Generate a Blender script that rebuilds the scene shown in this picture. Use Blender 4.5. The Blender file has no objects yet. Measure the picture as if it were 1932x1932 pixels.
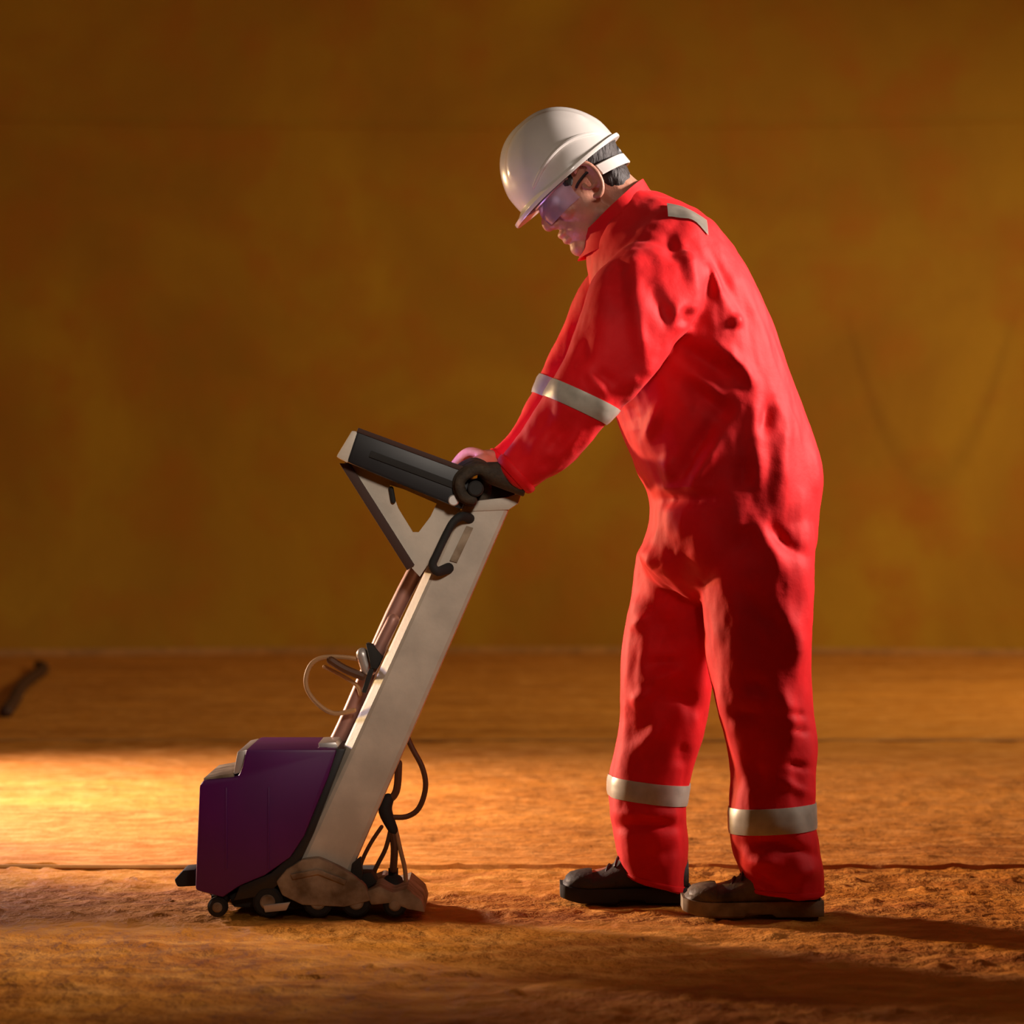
import bpy, bmesh, math, random
import numpy as np
from mathutils import Vector, Matrix
from mathutils.bvhtree import BVHTree
random.seed(7)
RNG = np.random.default_rng(11)

# ------------------------------------------------------------------ camera, world, lights, exposure
SC = bpy.context.scene
COL = SC.collection
CAM_H, CAM_D, F = 0.80, 5.0, 4650.0          # camera height, distance to the worker, focal length in pixels
cam_data = bpy.data.cameras.new('camera')
cam = bpy.data.objects.new('camera', cam_data); COL.objects.link(cam)
cam.location = (0, -CAM_D, CAM_H); cam.rotation_euler = (math.radians(90), 0, 0)
cam_data.sensor_width = 36; cam_data.lens = 36 * F / 1932
cam_data.dof.use_dof = True; cam_data.dof.focus_distance = 4.95; cam_data.dof.aperture_fstop = 3.2
SC.camera = cam
SC.view_settings.view_transform = 'Standard'
SC.view_settings.look = 'None'
SC.view_settings.gamma = 1
SC.view_settings.use_curve_mapping = False
SC.view_settings.exposure = 0

world = bpy.data.worlds.new('world'); SC.world = world; world.use_nodes = True
bg = world.node_tree.nodes['Background']
bg.inputs[0].default_value = (1.0, 0.62, 0.36, 1); bg.inputs[1].default_value = 0.09

def spot(name, loc, target, watt, color, angle, blend, size):
    l = bpy.data.lights.new(name, 'SPOT'); l.energy = watt; l.color = color
    l.spot_size = math.radians(angle); l.spot_blend = blend; l.shadow_soft_size = size
    o = bpy.data.objects.new(name, l); COL.objects.link(o); o.location = loc
    o.rotation_euler = (Vector(target) - Vector(loc)).to_track_quat('-Z', 'Y').to_euler()
    return o
spot('lamp_floor', (-3.1, 2.4, 1.30), (-1.40, 1.85, 0.0), 860, (1.0, 0.80, 0.90), 78, 1.0, 0.10)
spot('lamp_rear', (-3.6, 2.5, 1.2), (1.9, 0.75, 0.15), 1500, (1.0, 0.66, 0.32), 56, 1.0, 0.08)
spot('lamp_right', (3.05, -0.08, 2.3), (0.45, 0.0, 1.25), 1150, (1.0, 0.85, 0.77), 42, 1.0, 0.26)
spot('lamp_front', (0.6, -4.2, 2.2), (-0.44, 0.0, 0.92), 330, (1.0, 0.87, 0.74), 25, 1.0, 0.25)
spot('lamp_wall', (4.4, 4.2, 3.3), (1.5, 6.2, 0.2), 690, (1.0, 0.78, 0.40), 132, 1.0, 0.4)

# ------------------------------------------------------------------ helpers
def P(px, py, Y=0.0):                        # measured photo position at a chosen distance -> world point
    s = (CAM_D + Y) / F
    return np.array([(px - 966) * s, Y, CAM_H - (py - 966) * s])

def link(o, parent=None):
    COL.objects.link(o)
    if parent is not None:
        o.parent = parent
        o.matrix_parent_inverse = parent.matrix_world.inverted()
    return o
def tag(o, label=None, cat=None, group=None, kind=None):
    for k, v in (('label', label), ('category', cat), ('group', group), ('kind', kind)):
        if v: o[k] = v
    return o
def obj(name, me, mat=None, parent=None, smooth=True):
    if isinstance(me, bmesh.types.BMesh):
        bmesh.ops.recalc_face_normals(me, faces=me.faces)
        m = bpy.data.meshes.new(name); me.to_mesh(m); me.free(); me = m
    me.name = name
    if mat: me.materials.clear(); me.materials.append(mat)
    me.polygons.foreach_set('use_smooth', [smooth] * len(me.polygons))
    if smooth and hasattr(me, 'set_sharp_from_angle'): me.set_sharp_from_angle(angle=math.radians(38))
    o = bpy.data.objects.new(name, me)
    return link(o, parent)
def empty(name, loc):
    o = bpy.data.objects.new(name, None); o.empty_display_size = 0.1; COL.objects.link(o); o.location = loc
    bpy.context.view_layer.update()
    return o

def loft_into(bm, secs, caps=True):
    rings = [[bm.verts.new(tuple(p)) for p in s] for s in secs]
    n = len(rings[0])
    for a, b in zip(rings[:-1], rings[1:]):
        for i in range(n): bm.faces.new((a[i], a[(i+1) % n], b[(i+1) % n], b[i]))
    if caps: bm.faces.new(rings[0][::-1]); bm.faces.new(rings[-1])
def cross(c, a, b, n=28, e=2.3):
    out = []
    for i in range(n):
        t = 2*math.pi*i/n; ct, st = math.cos(t), math.sin(t)
        out.append(c + a*(abs(ct)**(2/e))*np.sign(ct) + b*(abs(st)**(2/e))*np.sign(st))
    return out
def catmull(rows, k=5):
    R = np.array(rows, float); out = []
    n = len(R)
    for i in range(n-1):
        p0, p1, p2, p3 = R[max(i-1, 0)], R[i], R[i+1], R[min(i+2, n-1)]
        for j in range(k):
            t = j/k
            out.append(0.5*((2*p1)+(-p0+p2)*t+(2*p0-5*p1+4*p2-p3)*t*t+(-p0+3*p1-3*p2+p3)*t**3))
    out.append(R[-1]); return np.array(out)
def sil_secs(rows, shrink=0.0, k=5, e=2.3):
    # rows: left outline point, right outline point (photo measures), centre depth, half depth
    secs = []
    for r in catmull(rows, k):
        L, Rr = P(r[0], r[1], r[4]), P(r[2], r[3], r[4])
        c = (L+Rr)/2; a = (Rr-L)/2; la = np.linalg.norm(a)
        a = a*max(la-shrink, 0.02)/la
        secs.append(cross(c, a, np.array([0, max(r[5]-shrink, 0.02), 0]), e=e))
    return secs
def chain_into(bm, pts, rads, k=4, n=14, flat=None):
    rows = catmull([list(p)+[r] for p, r in zip(pts, rads)], k)
    secs = []
    up = None
    for i, r in enumerate(rows):
        d = rows[min(i+1, len(rows)-1)][:3]-rows[max(i-1, 0)][:3]; d = d/(np.linalg.norm(d)+1e-9)
        if up is None:
            up = np.cross(d, [0, 1, 0]) if abs(d[1]) < .9 else np.cross(d, [1, 0, 0])
        up = up-d*np.dot(up, d); up /= np.linalg.norm(up)+1e-9
        sd = np.cross(d, up)
        secs.append(cross(r[:3], up*r[3], sd*r[3], n=n, e=2))
    # rounded ends
    def endcap(sec, c, dirv, r):
        return [[c+dirv*r*math.sin(t)+(p-c)*math.cos(t) for p in sec] for t in (0.5, 1.0, 1.35)]
    d0 = rows[0][:3]-rows[1][:3]; d0 /= np.linalg.norm(d0)+1e-9
    d1 = rows[-1][:3]-rows[-2][:3]; d1 /= np.linalg.norm(d1)+1e-9
    pre = endcap(secs[0], rows[0][:3], d0, rows[0][3])[::-1]; post = endcap(secs[-1], rows[-1][:3], d1, rows[-1][3])
    loft_into(bm, pre+secs+post)
def ellipsoid_into(bm, M, seg=20, ring=14):
    bmesh.ops.create_uvsphere(bm, u_segments=seg, v_segments=ring, radius=1, matrix=M)
def box_into(bm, lo, hi, bevel=0.0, M=None):
    t = bmesh.new(); bmesh.ops.create_cube(t, size=1)
    lo, hi = np.array(lo, float), np.array(hi, float)
    for v in t.verts: v.co = Vector((lo+hi)/2+np.array(v.co)*(hi-lo))
    if bevel: bmesh.ops.bevel(t, geom=list(t.edges), offset=bevel, segments=2, affect='EDGES', profile=.6)
    if M is not None: bmesh.ops.transform(t, matrix=M, verts=t.verts)
    m = bpy.data.meshes.new('t'); t.to_mesh(m); t.free(); bm.from_mesh(m); bpy.data.meshes.remove(m)
def prism_into(bm, poly, y0, y1, bevel=0.003):
    # poly: outline in photo measures, extruded between two depths
    t = bmesh.new()
    ym = (y0+y1)/2
    a = [t.verts.new((*[P(x, y, y0)[0]], y0, P(x, y, y0)[2])) for x, y in poly]
    b = [t.verts.new((P(x, y, y0)[0], y1, P(x, y, y0)[2])) for x, y in poly]
    n = len(a)
    for i in range(n): t.faces.new((a[i], a[(i+1) % n], b[(i+1) % n], b[i]))
    t.faces.new(a[::-1]); t.faces.new(b)
    bmesh.ops.recalc_face_normals(t, faces=t.faces)
    if bevel: bmesh.ops.bevel(t, geom=list(t.edges), offset=bevel, segments=2, affect='EDGES', profile=.6, clamp_overlap=True)
    m = bpy.data.meshes.new('t'); t.to_mesh(m); t.free(); bm.from_mesh(m); bpy.data.meshes.remove(m)
def cyl_into(bm, p0, p1, r0, r1=None, n=24, bevel=0.0):
    r1 = r0 if r1 is None else r1
    p0, p1 = np.array(p0, float), np.array(p1, float); d = p1-p0; L = np.linalg.norm(d); d /= L
    up = np.cross(d, [0, 0, 1]) if abs(d[2]) < .9 else np.cross(d, [1, 0, 0]); up /= np.linalg.norm(up); sd = np.cross(d, up)
    if bevel:
        st = [(0, r0-bevel), (bevel, r0), (L-bevel, r1), (L, r1-bevel)]
    else: st = [(0, r0), (L, r1)]
    loft_into(bm, [cross(p0+d*s, up*r, sd*r, n=n, e=2) for s, r in st])
def remesh(bm, voxel, smooth_it=4, fac=0.5):
    bmesh.ops.recalc_face_normals(bm, faces=bm.faces)
    m = bpy.data.meshes.new('t'); bm.to_mesh(m); bm.free()
    o = bpy.data.objects.new('t', m); COL.objects.link(o)
    md = o.modifiers.new('r', 'REMESH'); md.mode = 'VOXEL'; md.voxel_size = voxel
    if smooth_it:
        ms = o.modifiers.new('s', 'SMOOTH'); ms.iterations = smooth_it; ms.factor = fac
    dg = bpy.context.evaluated_depsgraph_get()
    me = bpy.data.meshes.new_from_object(o.evaluated_get(dg))
    bpy.data.objects.remove(o); bpy.data.meshes.remove(m)
    return me
def get_co(me):
    a = np.empty(len(me.vertices)*3, np.float32); me.vertices.foreach_get('co', a); return a.reshape(-1, 3).astype(float)
def get_no(me):
    a = np.empty(len(me.vertices)*3, np.float32); me.vertices.foreach_get('normal', a); return a.reshape(-1, 3).astype(float)
def set_co(me, a): me.vertices.foreach_set('co', a.astype(np.float32).ravel()); me.update()

_lat = RNG.random((64, 64, 64))
def vnoise(p):                                # value noise, p (n,3) -> -1..1
    i = np.floor(p).astype(int); f = p-i; f = f*f*(3-2*f); r = 0
    for dx in (0, 1):
        for dy in (0, 1):
            for dz in (0, 1):
                w = (f[:, 0] if dx else 1-f[:, 0])*(f[:, 1] if dy else 1-f[:, 1])*(f[:, 2] if dz else 1-f[:, 2])
                r = r+w*_lat[(i[:, 0]+dx) % 64, (i[:, 1]+dy) % 64, (i[:, 2]+dz) % 64]
    return r*2-1

# ------------------------------------------------------------------ materials
def mat(name, base, rough=0.6, metal=0.0, var=0.0, vscale=8, bump=0.0, bscale=60, base2=None, spec=0.5, sheen=0.0,
        coat=0.0, stretch=(1, 1, 1), thr=(0.35, 0.65), emit=None, estr=0, rvar=0.0, sheencol=(1, .6, .6)):
    m = bpy.data.materials.new(name); m.use_nodes = True; nt = m.node_tree; N = nt.nodes; b = N['Principled BSDF']
    b.inputs['Base Color'].default_value = (*base, 1); b.inputs['Roughness'].default_value = rough
    b.inputs['Metallic'].default_value = metal; b.inputs['Specular IOR Level'].default_value = spec
    if sheen: b.inputs['Sheen Weight'].default_value = sheen; b.inputs['Sheen Roughness'].default_value = .5; b.inputs['Sheen Tint'].default_value = (*sheencol, 1)
    if coat: b.inputs['Coat Weight'].default_value = coat; b.inputs['Coat Roughness'].default_value = .12
    if emit: b.inputs['Emission Color'].default_value = (*emit, 1); b.inputs['Emission Strength'].default_value = estr
    tc = N.new('ShaderNodeTexCoord'); mp = N.new('ShaderNodeMapping'); mp.inputs['Scale'].default_value = stretch
    nt.links.new(tc.outputs['Object'], mp.inputs['Vector'])
    if base2 is None and var: base2 = tuple(c*(1-var) for c in base)
    if base2 is not None:
        n = N.new('ShaderNodeTexNoise'); n.inputs['Scale'].default_value = vscale; n.inputs['Detail'].default_value = 6
        cr = N.new('ShaderNodeValToRGB'); cr.color_ramp.elements[0].position = thr[0]; cr.color_ramp.elements[1].position = thr[1]
        cr.color_ramp.elements[0].color = (*base, 1); cr.color_ramp.elements[1].color = (*base2, 1)
        nt.links.new(mp.outputs[0], n.inputs['Vector']); nt.links.new(n.outputs['Fac'], cr.inputs['Fac']); nt.links.new(cr.outputs[0], b.inputs['Base Color'])
    if bump:
        n2 = N.new('ShaderNodeTexNoise'); n2.inputs['Scale'].default_value = bscale; n2.inputs['Detail'].default_value = 5
        bp = N.new('ShaderNodeBump'); bp.inputs['Strength'].default_value = min(bump, 1); bp.inputs['Distance'].default_value = 0.004
        nt.links.new(mp.outputs[0], n2.inputs['Vector']); nt.links.new(n2.outputs['Fac'], bp.inputs['Height']); nt.links.new(bp.outputs[0], b.inputs['Normal'])
    return m
M = {}
M['coverall'] = mat('coverall_red', (0.84, 0.0025, 0.0075), 0.68, var=.22, vscale=9, bump=.35, bscale=35, spec=.28, sheen=.06)
M['reflect'] = mat('reflective_tape', (0.50, 0.46, 0.38), 0.4, metal=.15, var=.25, vscale=30)
M['skin'] = mat('skin', (0.62, 0.28, 0.18), 0.5, var=.25, vscale=30, bump=.2, bscale=200)
M['hair'] = mat('hair_dark', (0.018, 0.010, 0.008), 0.6, bump=.8, bscale=260, stretch=(1, 1, .2))
M['hat'] = mat('helmet_white', (0.84, 0.80, 0.75), 0.25, coat=.4, var=.10, vscale=12)
M['black'] = mat('black_plastic', (0.012, 0.011, 0.013), 0.45, var=.3, vscale=20)
M['rubber'] = mat('black_rubber', (0.02, 0.018, 0.016), 0.8, var=.3, vscale=20)
M['beige'] = mat('beige_painted_metal', (0.68, 0.585, 0.47), 0.5, var=.22, vscale=14, bump=.08, bscale=120)
M['dirty'] = mat('dusty_grey_metal', (0.40, 0.30, 0.20), 0.7, base2=(.14, .085, .04), vscale=22, bump=.5, bscale=60)
M['purple'] = mat('purple_plastic', (0.105, 0.0006, 0.125), 0.42, var=.25, vscale=6)
M['purple_dark'] = mat('dark_purple_edge', (0.008, 0.001, 0.008), 0.5)
M['silver'] = mat('pale_metal', (0.62, 0.56, 0.52), 0.35, metal=.5)
M['pink'] = mat('red_lit_metal', (0.40, 0.20, 0.16), 0.45, metal=.3)  # red light on the inner parts is put into this colour
M['cable'] = mat('dark_cable', (0.10, 0.035, 0.01), 0.6)
M['cable_tan'] = mat('tan_cable', (0.42, 0.22, 0.09), 0.6)
M['shoe'] = mat('shoe_leather', (0.15, 0.11, 0.065), 0.6, base2=(.03, .02, .014), vscale=25, bump=.4, bscale=90)
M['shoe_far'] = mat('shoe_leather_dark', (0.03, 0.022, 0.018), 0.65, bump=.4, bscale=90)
M['sole'] = mat('sole_grey', (0.36, 0.28, 0.18), 0.8, base2=(.16, .11, .06), vscale=25)
M['glove'] = mat('glove_dark', (0.060, 0.040, 0.022), 0.8, base2=(.03, .02, .012), vscale=60, bump=.5, bscale=160)
M['eye'] = mat('eye_white', (.7, .66, .62), .2)
M['iris'] = mat('iris_dark', (.03, .015, .01), .2)
M['screen'] = mat('screen_lit', (.02, .02, .03), .3, emit=(0.55, 0.36, 1.0), estr=14)
M['hose'] = mat('hose_dark', (0.05, 0.015, 0.006), .7)
def lens_mat():
    m = bpy.data.materials.new('clear_lens'); m.use_nodes = True; nt = m.node_tree; N = nt.nodes
    for n in list(N): N.remove(n)
    out = N.new('ShaderNodeOutputMaterial'); mx = N.new('ShaderNodeMixShader'); tr = N.new('ShaderNodeBsdfTransparent'); gl = N.new('ShaderNodeBsdfGlossy')
    tr.inputs[0].default_value = (.86, .74, .9, 1); gl.inputs[0].default_value = (.9, .85, 1, 1); gl.inputs[1].default_value = .15
    fr = N.new('ShaderNodeFresnel'); fr.inputs[0].default_value = 1.9
    nt.links.new(fr.outputs[0], mx.inputs[0]); nt.links.new(tr.outputs[0], mx.inputs[1]); nt.links.new(gl.outputs[0], mx.inputs[2]); df = N.new('ShaderNodeBsdfDiffuse'); df.inputs[0].default_value = (.80, .74, .86, 1); m3 = N.new('ShaderNodeMixShader'); m3.inputs[0].default_value = .30
    nt.links.new(mx.outputs[0], m3.inputs[1]); nt.links.new(df.outputs[0], m3.inputs[2]); nt.links.new(m3.outputs[0], out.inputs[0])
    return m
M['lens'] = lens_mat()

def rust(name, cA, cB, cC, s1, s2, stretch, bump, dist, curve_mark=False, bs=(14, 55)):
    m = bpy.data.materials.new(name); m.use_nodes = True; nt = m.node_tree; N = nt.nodes; b = N['Principled BSDF']; L = nt.links.new
    b.inputs['Roughness'].default_value = .72; b.inputs['Specular IOR Level'].default_value = .25
    tc = N.new('ShaderNodeTexCoord'); mp = N.new('ShaderNodeMapping'); mp.inputs['Scale'].default_value = stretch; L(tc.outputs['Object'], mp.inputs[0])
    n1 = N.new('ShaderNodeTexNoise'); n1.inputs['Scale'].default_value = s1; n1.inputs['Detail'].default_value = 5; n1.inputs['Distortion'].default_value = .6
    n2 = N.new('ShaderNodeTexNoise'); n2.inputs['Scale'].default_value = s2; n2.inputs['Detail'].default_value = 7
    L(mp.outputs[0], n1.inputs['Vector']); L(mp.outputs[0], n2.inputs['Vector'])
    r1 = N.new('ShaderNodeValToRGB'); r1.color_ramp.elements[0].position = .32; r1.color_ramp.elements[1].position = .68
    r1.color_ramp.elements[0].color = (*cA, 1); r1.color_ramp.elements[1].color = (*cB, 1); L(n1.outputs[0], r1.inputs[0])
    r2 = N.new('ShaderNodeValToRGB'); r2.color_ramp.elements[0].position = .45; r2.color_ramp.elements[1].position = .75
    r2.color_ramp.elements[0].color = (0, 0, 0, 1); r2.color_ramp.elements[1].color = (1, 1, 1, 1); L(n2.outputs[0], r2.inputs[0])
    mx = N.new('ShaderNodeMix'); mx.data_type = 'RGBA'; L(r2.outputs[0], mx.inputs['Factor']); L(r1.outputs[0], mx.inputs['A']); mx.inputs['B'].default_value = (*cC, 1)
    last = mx.outputs['Result']
    if curve_mark:                                 # a faint darker curve, open upwards, on the shell plates
        sx = N.new('ShaderNodeSeparateXYZ'); L(tc.outputs['Object'], sx.inputs[0])
        def mt(op, a, bb):
            k = N.new('ShaderNodeMath'); k.operation = op
            for i, v in enumerate((a, bb)):
                if v is None: continue
                if isinstance(v, (int, float)): k.inputs[i].default_value = v
                else: L(v, k.inputs[i])
            return k.outputs[0]
        dx = mt('SUBTRACT', sx.outputs['X'], 2.30); q = mt('MULTIPLY', mt('MULTIPLY', dx, dx), 4.6)
        dz = mt('ABSOLUTE', mt('SUBTRACT', mt('SUBTRACT', sx.outputs['Z'], 0.97), q), None)
        fz = mt('SUBTRACT', 1.0, mt('DIVIDE', dz, .16)); k = N.new('ShaderNodeClamp'); L(fz, k.inputs[0])
        top = N.new('ShaderNodeClamp'); L(mt('MULTIPLY', mt('SUBTRACT', 2.0, sx.outputs['Z']), 3.0), top.inputs[0])
        ff = mt('MULTIPLY', mt('MULTIPLY', k.outputs[0], top.outputs[0]), .18)
        m2 = N.new('ShaderNodeMix'); m2.data_type = 'RGBA'; L(ff, m2.inputs['Factor']); L(last, m2.inputs['A']); m2.inputs['B'].default_value = (.10, .03, .004, 1)
        last = m2.outputs['Result']
    L(last, b.inputs['Base Color'])
    n3 = N.new('ShaderNodeTexNoise'); n3.inputs['Scale'].default_value = bs[0]; n3.inputs['Detail'].default_value = 6; n3.inputs['Roughness'].default_value = .6
    L(tc.outputs['Object'], n3.inputs['Vector'])
    bp = N.new('ShaderNodeBump'); bp.inputs['Strength'].default_value = bump; bp.inputs['Distance'].default_value = dist
    L(n3.outputs[0], bp.inputs['Height']); L(bp.outputs[0], b.inputs['Normal'])
    return m
M['floor'] = rust('rusty_floor', (.62, .235, .030), (.40, .13, .012), (.74, .33, .08), 2.2, 16, (.55, 1.8, 1), .5, .02, bs=(18, 55))
M['floor_near'] = rust('rusty_floor_crumbly', (.62, .235, .018), (.34, .10, .008), (.74, .33, .06), 3.0, 11, (.7, 1.5, 1), .8, .035, bs=(15, 55))
M['wall'] = rust('rusty_shell', (.47, .25, .016), (.36, .165, .012), (.42, .155, .012), .9, 3.0, (1, 1, 1), .35, .03, curve_mark=True, bs=(3, 9))
M['weld'] = mat('weld_bead', (.50, .22, .05), .6, var=.3, vscale=12, bump=.4, bscale=40)

# ------------------------------------------------------------------ the setting
R_SHELL = 14.2; SH_Y = 8.75 - R_SHELL                        # round tank shell, its back 13.75 m from the camera
def build_shell():
    bm = bmesh.new(); n = 192; zs = [0, .4, 1, 1.6, 2.2, 2.95, 3.6, 4.6, 5.9, 7.5]
    rg = [[bm.verts.new((R_SHELL*math.sin(2*math.pi*i/n), SH_Y+R_SHELL*math.cos(2*math.pi*i/n), z)) for i in range(n)] for z in zs]
    for a, b in zip(rg[:-1], rg[1:]):
        for i in range(n): bm.faces.new((a[i], a[(i+1) % n], b[(i+1) % n], b[i]))
    bmesh.ops.recalc_face_normals(bm, faces=bm.faces)
    w = obj('wall_back', bm, M['wall']); tag(w, kind='structure')
    for z, r in ((2.95, .014), (5.9, .014), (0.02, .035)):
        b = bmesh.new(); rings = []
        for i in range(n+1):
            t = 2*math.pi*i/n
            rings.append([((R_SHELL-.005-r*.5*math.cos(s))*math.sin(t), SH_Y+(R_SHELL-.005-r*.5*math.cos(s))*math.cos(t), z+r*math.sin(s)) for s in np.linspace(0, 2*math.pi, 7)[:-1]])
        loft_into(b, rings, caps=False); obj('weld_seam', b, M['wall'] if z > 1 else M['weld'], w)
build_shell()

def axis(lo, hi, flo, fhi, fine, coarse):
    a = list(np.arange(lo, flo, coarse)); b = list(np.arange(flo, fhi, fine)); c = list(np.arange(fhi, hi, coarse))+[hi]
    return np.array(a+b+c)
def grid_mesh(name, xs, ys, zf):
    X, Yy = np.meshgrid(xs, ys); p = np.stack([X.ravel(), Yy.ravel(), np.zeros(X.size)], 1)
    p[:, 2] = zf(p)
    nx, ny = len(xs), len(ys); idx = np.arange(nx*ny).reshape(ny, nx)
    q = np.stack([idx[:-1, :-1], idx[:-1, 1:], idx[1:, 1:], idx[1:, :-1]], -1).reshape(-1, 4)
    me = bpy.data.meshes.new(name)
    me.vertices.add(len(p)); me.vertices.foreach_set('co', p.astype(np.float32).ravel())
    me.loops.add(q.size); me.loops.foreach_set('vertex_index', q.astype(np.int32).ravel())
    me.polygons.add(len(q)); me.polygons.foreach_set('loop_start', np.arange(0, q.size, 4, dtype=np.int32))
    me.update(calc_edges=True); return me
def rough_z(p, amp=1.0):
    q = p.copy(); z = vnoise(q*[7, 9, 1]+3)*.0030+vnoise(q*[17, 22, 1]+9)*.0022+vnoise(q*[38, 48, 1]+5)*.0013
    z += np.clip(vnoise(q*[24, 30, 1]+31)-.45, 0, 1)*.010
    return z*amp
fl = bmesh.new(); box_into(fl, (-15, -20, -.12), (15, 9.2, -.03))
floor = obj('floor', fl, M['floor'], smooth=False); tag(floor, kind='structure')
SEAM1, SEAM2 = 0.56, 3.57
obj('floor_plate', grid_mesh('p', axis(-15, 15, -1.7, 1.7, .011, .5), axis(-20, SEAM1+.01, -1.35, SEAM1, .011, .5),
    lambda p: rough_z(p, 1.35)-.004), M['floor_near'], floor)
obj('floor_plate', grid_mesh('p', axis(-15, 15, -2.3, 2.3, .018, .5), np.arange(SEAM1-.02, SEAM2+.01, .022),
    lambda p: rough_z(p, .9)+.004-.02*(p[:, 1] < SEAM1-.001)), M['floor'], floor)
obj('floor_plate', grid_mesh('p', axis(-15, 15, -3.4, 3.4, .05, .5), np.concatenate([[SEAM2-.012], np.arange(SEAM2, 9.3, .05)]),
    lambda p: rough_z(p, .9)+.008-.02*(p[:, 1] < SEAM2-.001)), M['floor'], floor)
for yy, zz in ((SEAM1-.006, .0), (SEAM2-.01, .006)):
    b = bmesh.new(); xs = np.arange(-13, -.55 if yy < 1 else 13, .04)
    loft_into(b, [[(x, yy+.010*math.cos(s)+.004*math.sin(x*9), zz+.006*math.sin(s)) for s in np.linspace(0, 2*math.pi, 7)[:-1]] for x in xs])
    obj('weld_seam', b, M['weld'], floor)

hb = bmesh.new(); hp = [(-2.38, 7.4, .03), (-2.28, 7.0, .035), (-2.2, 6.2, .035), (-2.12, 5.6, .035), (-2.02, 5.0, .035), (-1.95, 4.5, .03)]
chain_into(hb, hp, [.026]*6, n=10); tag(obj('hose', hb, M['hose']), 'dark hose on the rusty floor at the far left, near the wall', 'hose')

# ------------------------------------------------------------------ the worker
TORSO = [(1125, 440, 1205, 352, 0, .070), (1108, 478, 1262, 374, 0, .115), (1110, 520, 1335, 415, 0, .175), (1118, 590, 1408, 505, 0, .200),
         (1135, 690, 1455, 610, 0, .198), (1158, 775, 1492, 715, 0, .190), (1190, 855, 1528, 808, 0, .185), (1222, 925, 1548, 895, 0, .188),
         (1222, 990, 1545, 985, 0, .188), (1206, 1045, 1534, 1060, 0, .176), (1222, 1085, 1522, 1095, 0, .150), (1262, 1118, 1490, 1126, 0, .10), (1300, 1138, 1455, 1144, 0, .05)]
LEG_FAR = [(1270, 950, 1370, 955, .07, .05), (1240, 985, 1392, 990, .08, .085), (1202, 1050, 1400, 1070, .08, .105), (1190, 1130, 1368, 1150, .08, .10), (1174, 1225, 1352, 1235, .08, .095),
           (1171, 1300, 1342, 1310, .08, .09), (1166, 1380, 1328, 1385, .08, .085), (1152, 1465, 1305, 1475, .08, .082), (1150, 1535, 1296, 1545, .075, .08),
           (1160, 1605, 1297, 1612, .075, .08), (1178, 1650, 1290, 1685, .075, .075)]
LEG_NEAR = [(1370, 945, 1500, 950, -.07, .05), (1332, 985, 1535, 990, -.085, .085), (1318, 1060, 1536, 1075, -.09, .105), (1325, 1150, 1534, 1150, -.09, .10), (1334, 1240, 1528, 1240, -.09, .095),
            (1348, 1330, 1531, 1325, -.09, .09), (1370, 1400, 1538, 1400, -.09, .085), (1381, 1460, 1536, 1465, -.095, .082), (1378, 1535, 1538, 1530, -.10, .082),
            (1380, 1585, 1548, 1590, -.10, .082), (1396, 1640, 1558, 1645, -.10, .082), (1415, 1682, 1552, 1690, -.10, .078)]
ARM_NEAR = [(1220, 445, 1330, 470, -.10, .03), (1172, 470, 1338, 505, -.155, .066), (1115, 535, 1322, 590, -.20, .078), (1084, 615, 1275, 655, -.215, .074), (1060, 682, 1208, 735, -.22, .068),
            (1036, 728, 1146, 795, -.215, .060), (1008, 775, 1112, 838, -.20, .056), (975, 825, 1062, 888, -.185, .052), (945, 868, 1000, 925, -.17, .044), (936, 880, 988, 932, -.168, .040)]
ARM_FAR = [(1220, 445, 1330, 470, .10, .03), (1160, 470, 1326, 505, .155, .066), (1098, 535, 1300, 590, .20, .075), (1066, 610, 1240, 650, .21, .070), (1036, 675, 1170, 720, .20, .062),
           (1010, 728, 1100, 775, .19, .055), (985, 775, 1070, 815, .175, .052), (955, 825, 1025, 865, .15, .047), (928, 852, 972, 898, .14, .040), (924, 857, 966, 903, .139, .038)]

# head frame: origin between the ears, forward leans 33 degrees down
HP = math.radians(33); HO = P(1116, 347, 0)
hf = np.array([-math.cos(HP), 0, -math.sin(HP)]); hu = np.array([-math.sin(HP), 0, math.cos(HP)]); hs = np.array([0, 1, 0])
def H(a, b, c): return HO+hf*a+hu*b+hs*c
def HM(a, b, c, ra, rb, rc, tilt=0.0):
    R = Matrix(((hf[0], hu[0], hs[0]), (hf[1], hu[1], hs[1]), (hf[2], hu[2], hs[2]))).to_4x4()
    return Matrix.Translation(H(a, b, c)) @ R @ Matrix.Rotation(tilt, 4, 'Z') @ Matrix.Diagonal((ra, rb, rc, 1))

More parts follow.
